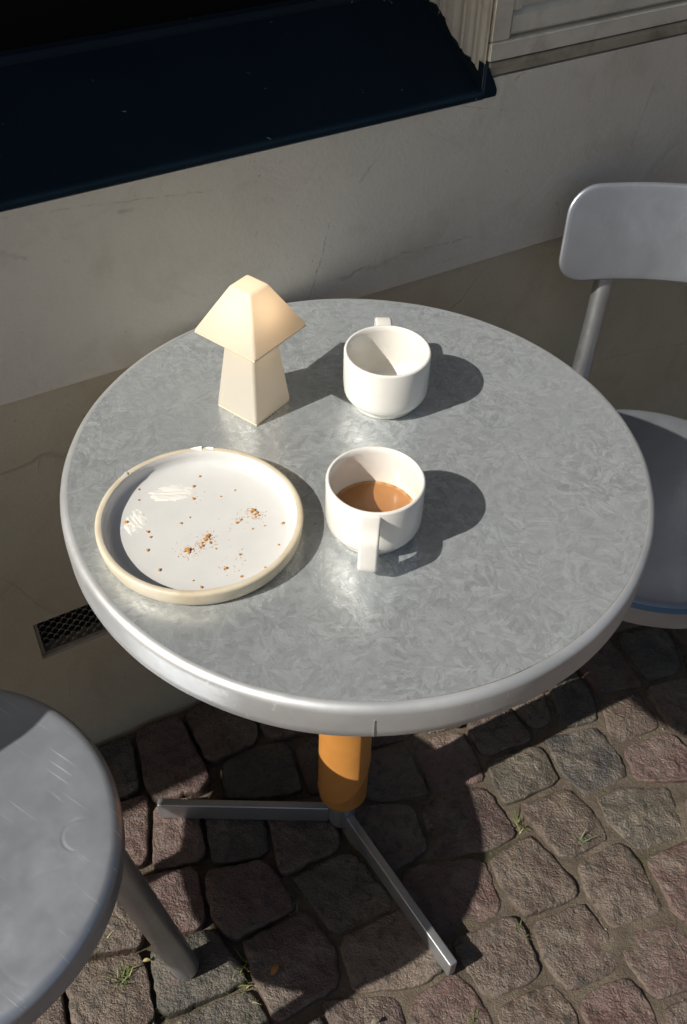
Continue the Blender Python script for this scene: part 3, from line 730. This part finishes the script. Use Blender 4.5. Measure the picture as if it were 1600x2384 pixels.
smear('glossy white butter smear on the upper left of the plate', -.034, .044, .027, .013, 14, 2.)
smear('glossy white butter smear at the left of the plate well', -.062, .004, .013, .020, -8, 7.)
cm = []
for k in range(4):
    bm = bmesh.new(); bmesh.ops.create_icosphere(bm, subdivisions=2, radius=1)
    for q in bm.verts:
        s = 1+.6*noise.noise(q.co*1.7+Vector((k*9, 0, 0))); q.co = Vector((q.co.x*s, q.co.y*s*.75, q.co.z*s*.55))
    me = bpy.data.meshes.new('pastry_crumb'); bm.to_mesh(me); bm.free(); me.materials.append(M['crumb']); cm.append(me)
def plate_px(zx, zy):   # offset within the plate, measured from the well's centre
    return ((zx-745)/640*.0965, -(zy-575)/470*.098)
CR = [(690, 720, 2.6), (775, 690, 1.5), (795, 635, 2.2), (820, 670, 1.4), (1062, 458, 2.0), (1085, 470, 1.6), (1075, 485, 1.2), (668, 395, 1.6), (655, 313, 1.4), (616, 556, 1.3), (542, 845, 1.6), (422, 618, 1.6), (445, 730, 1.5), (275, 565, 1.9), (810, 937, 1.4), (1040, 866, 1.3), (1038, 912, 1.6), (1258, 537, 1.4), (1245, 672, 1.0), (683, 244, 1.2), (840, 373, .9), (926, 329, .9), (1176, 812, 1.0), (940, 818, 1.5), (1013, 735, 1.3), (665, 517, .9), (755, 897, .9), (305, 352, 1.1), (445, 650, 1.2), (860, 705, .9), (990, 520, 1.2), (965, 540, 1.4), (320, 420, 1.0), (752, 978, 1.0), (1072, 575, .9), (1145, 553, .8), (700, 735, 1.3), (672, 728, 1.2), (720, 712, .9), (785, 655, 1.6), (805, 622, 1.3), (770, 672, 1.2), (812, 648, 1.0), (762, 700, 1.0), (1050, 470, 1.2), (1100, 488, 1.0), (1078, 500, 1.0), (930, 826, 1.0)]
for k, (zx, zy, r) in enumerate(CR):
    dx, dy = plate_px(zx, zy)
    rr = math.hypot(dx, dy)
    z = float(np.interp(rr, [0, .04, .068, .08, .0865], [.0047, .0048, .0052, .006, .0075]))
    o = bpy.data.objects.new('pastry_crumb', cm[k % 4]); COL.objects.link(o)
    o.location = (PX+dx, PY+dy, H+z+r*.00035); r *= .00115; o.scale = (r, r, r); o.rotation_euler = (0, 0, k*1.7)
    if 640 < zx < 880 and 600 < zy < 760: lb, gp = 'golden brown pastry crumb in the cluster at the plate centre', 'crumbs at the plate centre'
    elif 930 < zx < 1120 and 430 < zy < 560: lb, gp = 'pastry crumb in the small heap on the plate nearest the cups', 'crumbs heaped nearest the cups'
    elif zx < 480: lb, gp = 'stray brown crumb beside the butter smears at the plate left', 'crumbs beside the butter smears'
    elif zy > 780: lb, gp = 'stray brown crumb along the near side of the plate', 'crumbs on the near side of the plate'
    else: lb, gp = 'single stray brown crumb on the bare far part of the plate', 'stray crumbs on the far part of the plate'
    tag(o, lb, 'crumb', gp)
P = []; F = []
for k in range(330):
    c0 = rs2.choice(CR[:8]+CR[23:25]+CR[30:32]+CR[-12:]); 
    dx, dy = plate_px(c0[0]+rs2.gauss(0, 34), c0[1]+rs2.gauss(0, 26)); rr = math.hypot(dx, dy)
    if rr > .083: continue
    z = float(np.interp(rr, [0, .04, .068, .08, .0865], [.0047, .0048, .0052, .006, .0075])); r = rs2.uniform(.00025, .0008); b = len(P)
    for q in ((1, 0, 0), (-.6, .8, 0), (-.4, -.9, 0), (0, 0, 1)): P.append((PX+dx+q[0]*r, PY+dy+q[1]*r, H+z+q[2]*r))
    F += [(b, b+1, b+3), (b+1, b+2, b+3), (b+2, b, b+3)]
fc = mesh('fine_crumbs', P, F, M['crumb']); fc['kind'] = 'stuff'; tag(fc, 'fine brown crumb dust scattered over the plate', 'crumbs')

# ------------------------------------------------------------------ grass and litter between the stones
def tuft(label, x, y, n, hgt, spread, dry=.15):
    r = random.Random(int(abs(x*7919+y*104729)*100)); P = []; F = []; mi = []
    for k in range(n):
        a = r.uniform(0, 6.28); L = hgt*r.uniform(.5, 1.1); w0 = r.uniform(.0009, .0017); bx, by = r.gauss(0, spread*.25), r.gauss(0, spread*.25); lean = r.uniform(.3, 1.1)
        b = len(P)
        for i in range(5):
            t = i/4; out = L*lean*t*t; z = -.012+L*t*(1-.35*lean*t); ww = w0*(1-t**1.6)+.00008
            for s in (-1, 1): P.append((bx+cos(a)*out-sin(a)*ww*s, by+sin(a)*out+cos(a)*ww*s, z))
        for i in range(4): F.append((b+2*i, b+2*i+1, b+2*i+3, b+2*i+2)); mi.append(1 if k < n*dry else 0)
    me = bpy.data.meshes.new('grass_tuft'); me.from_pydata(P, [], F); me.materials.append(M['grass']); me.materials.append(M['dry'])
    me.polygons.foreach_set('material_index', mi)
    return tag(obj('grass_tuft', me, M['grass'], None, 180, (x, y, 0)), label, 'grass', 'grass tufts between the cobbles')
tuft('grass tuft beside the round shadow edge right of the table foot', .273, .0, 16, .030, .02, .3)
tuft('broad green blades growing among lit cobbles at the right', .362, -.024, 7, .034, .012, 0)
tuft('bushy bright grass tuft by the foot of the left chair leg', -.133, -.232, 34, .024, .035)
tuft('grass sprig running along the joint at the bottom edge', -.126, -.270, 16, .022, .03)
tuft('spiky grass tuft left of the chair leg, under the seat edge', -.293, -.246, 26, .032, .02)
tuft('small grass tuft half hidden below the left seat', -.326, -.205, 14, .026, .02)
tuft('thin dark blades right of the table leg tip', .256, -.166, 9, .026, .02)
tuft('dense green tuft at the very bottom of the picture, right of centre', .186, -.291, 30, .024, .02, 0)
tuft('fine dark grass in the shade under the table', -.069, -.138, 20, .026, .04)
tuft('pale moss-like grass on the joint left of the chair foot', -.236, -.283, 16, .014, .03, .4)
def leaf(label, x, y, a, L, mat):
    P = []; F = []
    for i in range(7):
        t = i/6; wv = L*.22*sin(pi*t)**.8; zz = .004+.004*sin(pi*t)
        P += [(L*(t-.5), -wv, zz+.002), (L*(t-.5), 0, zz), (L*(t-.5), wv, zz+.002)]
    for i in range(6): F += [(3*i, 3*i+3, 3*i+4, 3*i+1), (3*i+1, 3*i+4, 3*i+5, 3*i+2)]
    o = mesh('leaf', P, F, mat, None, 180, (x, y, .002)); o.rotation_euler = (0, 0, a)
    return tag(o, label, 'leaf')
leaf('small orange leaf in the shade on the cobbles', -.085, -.232, rad(60), .020, M['leaf'])
leaf('pale curled leaf scrap on the lit cobbles near the lower edge', .052, -.295, rad(25), .014, M['grit'])
leaf('pale straw curl lying beside the spiky grass left of the chair leg', -.262, -.226, rad(10), .012, M['dry'])
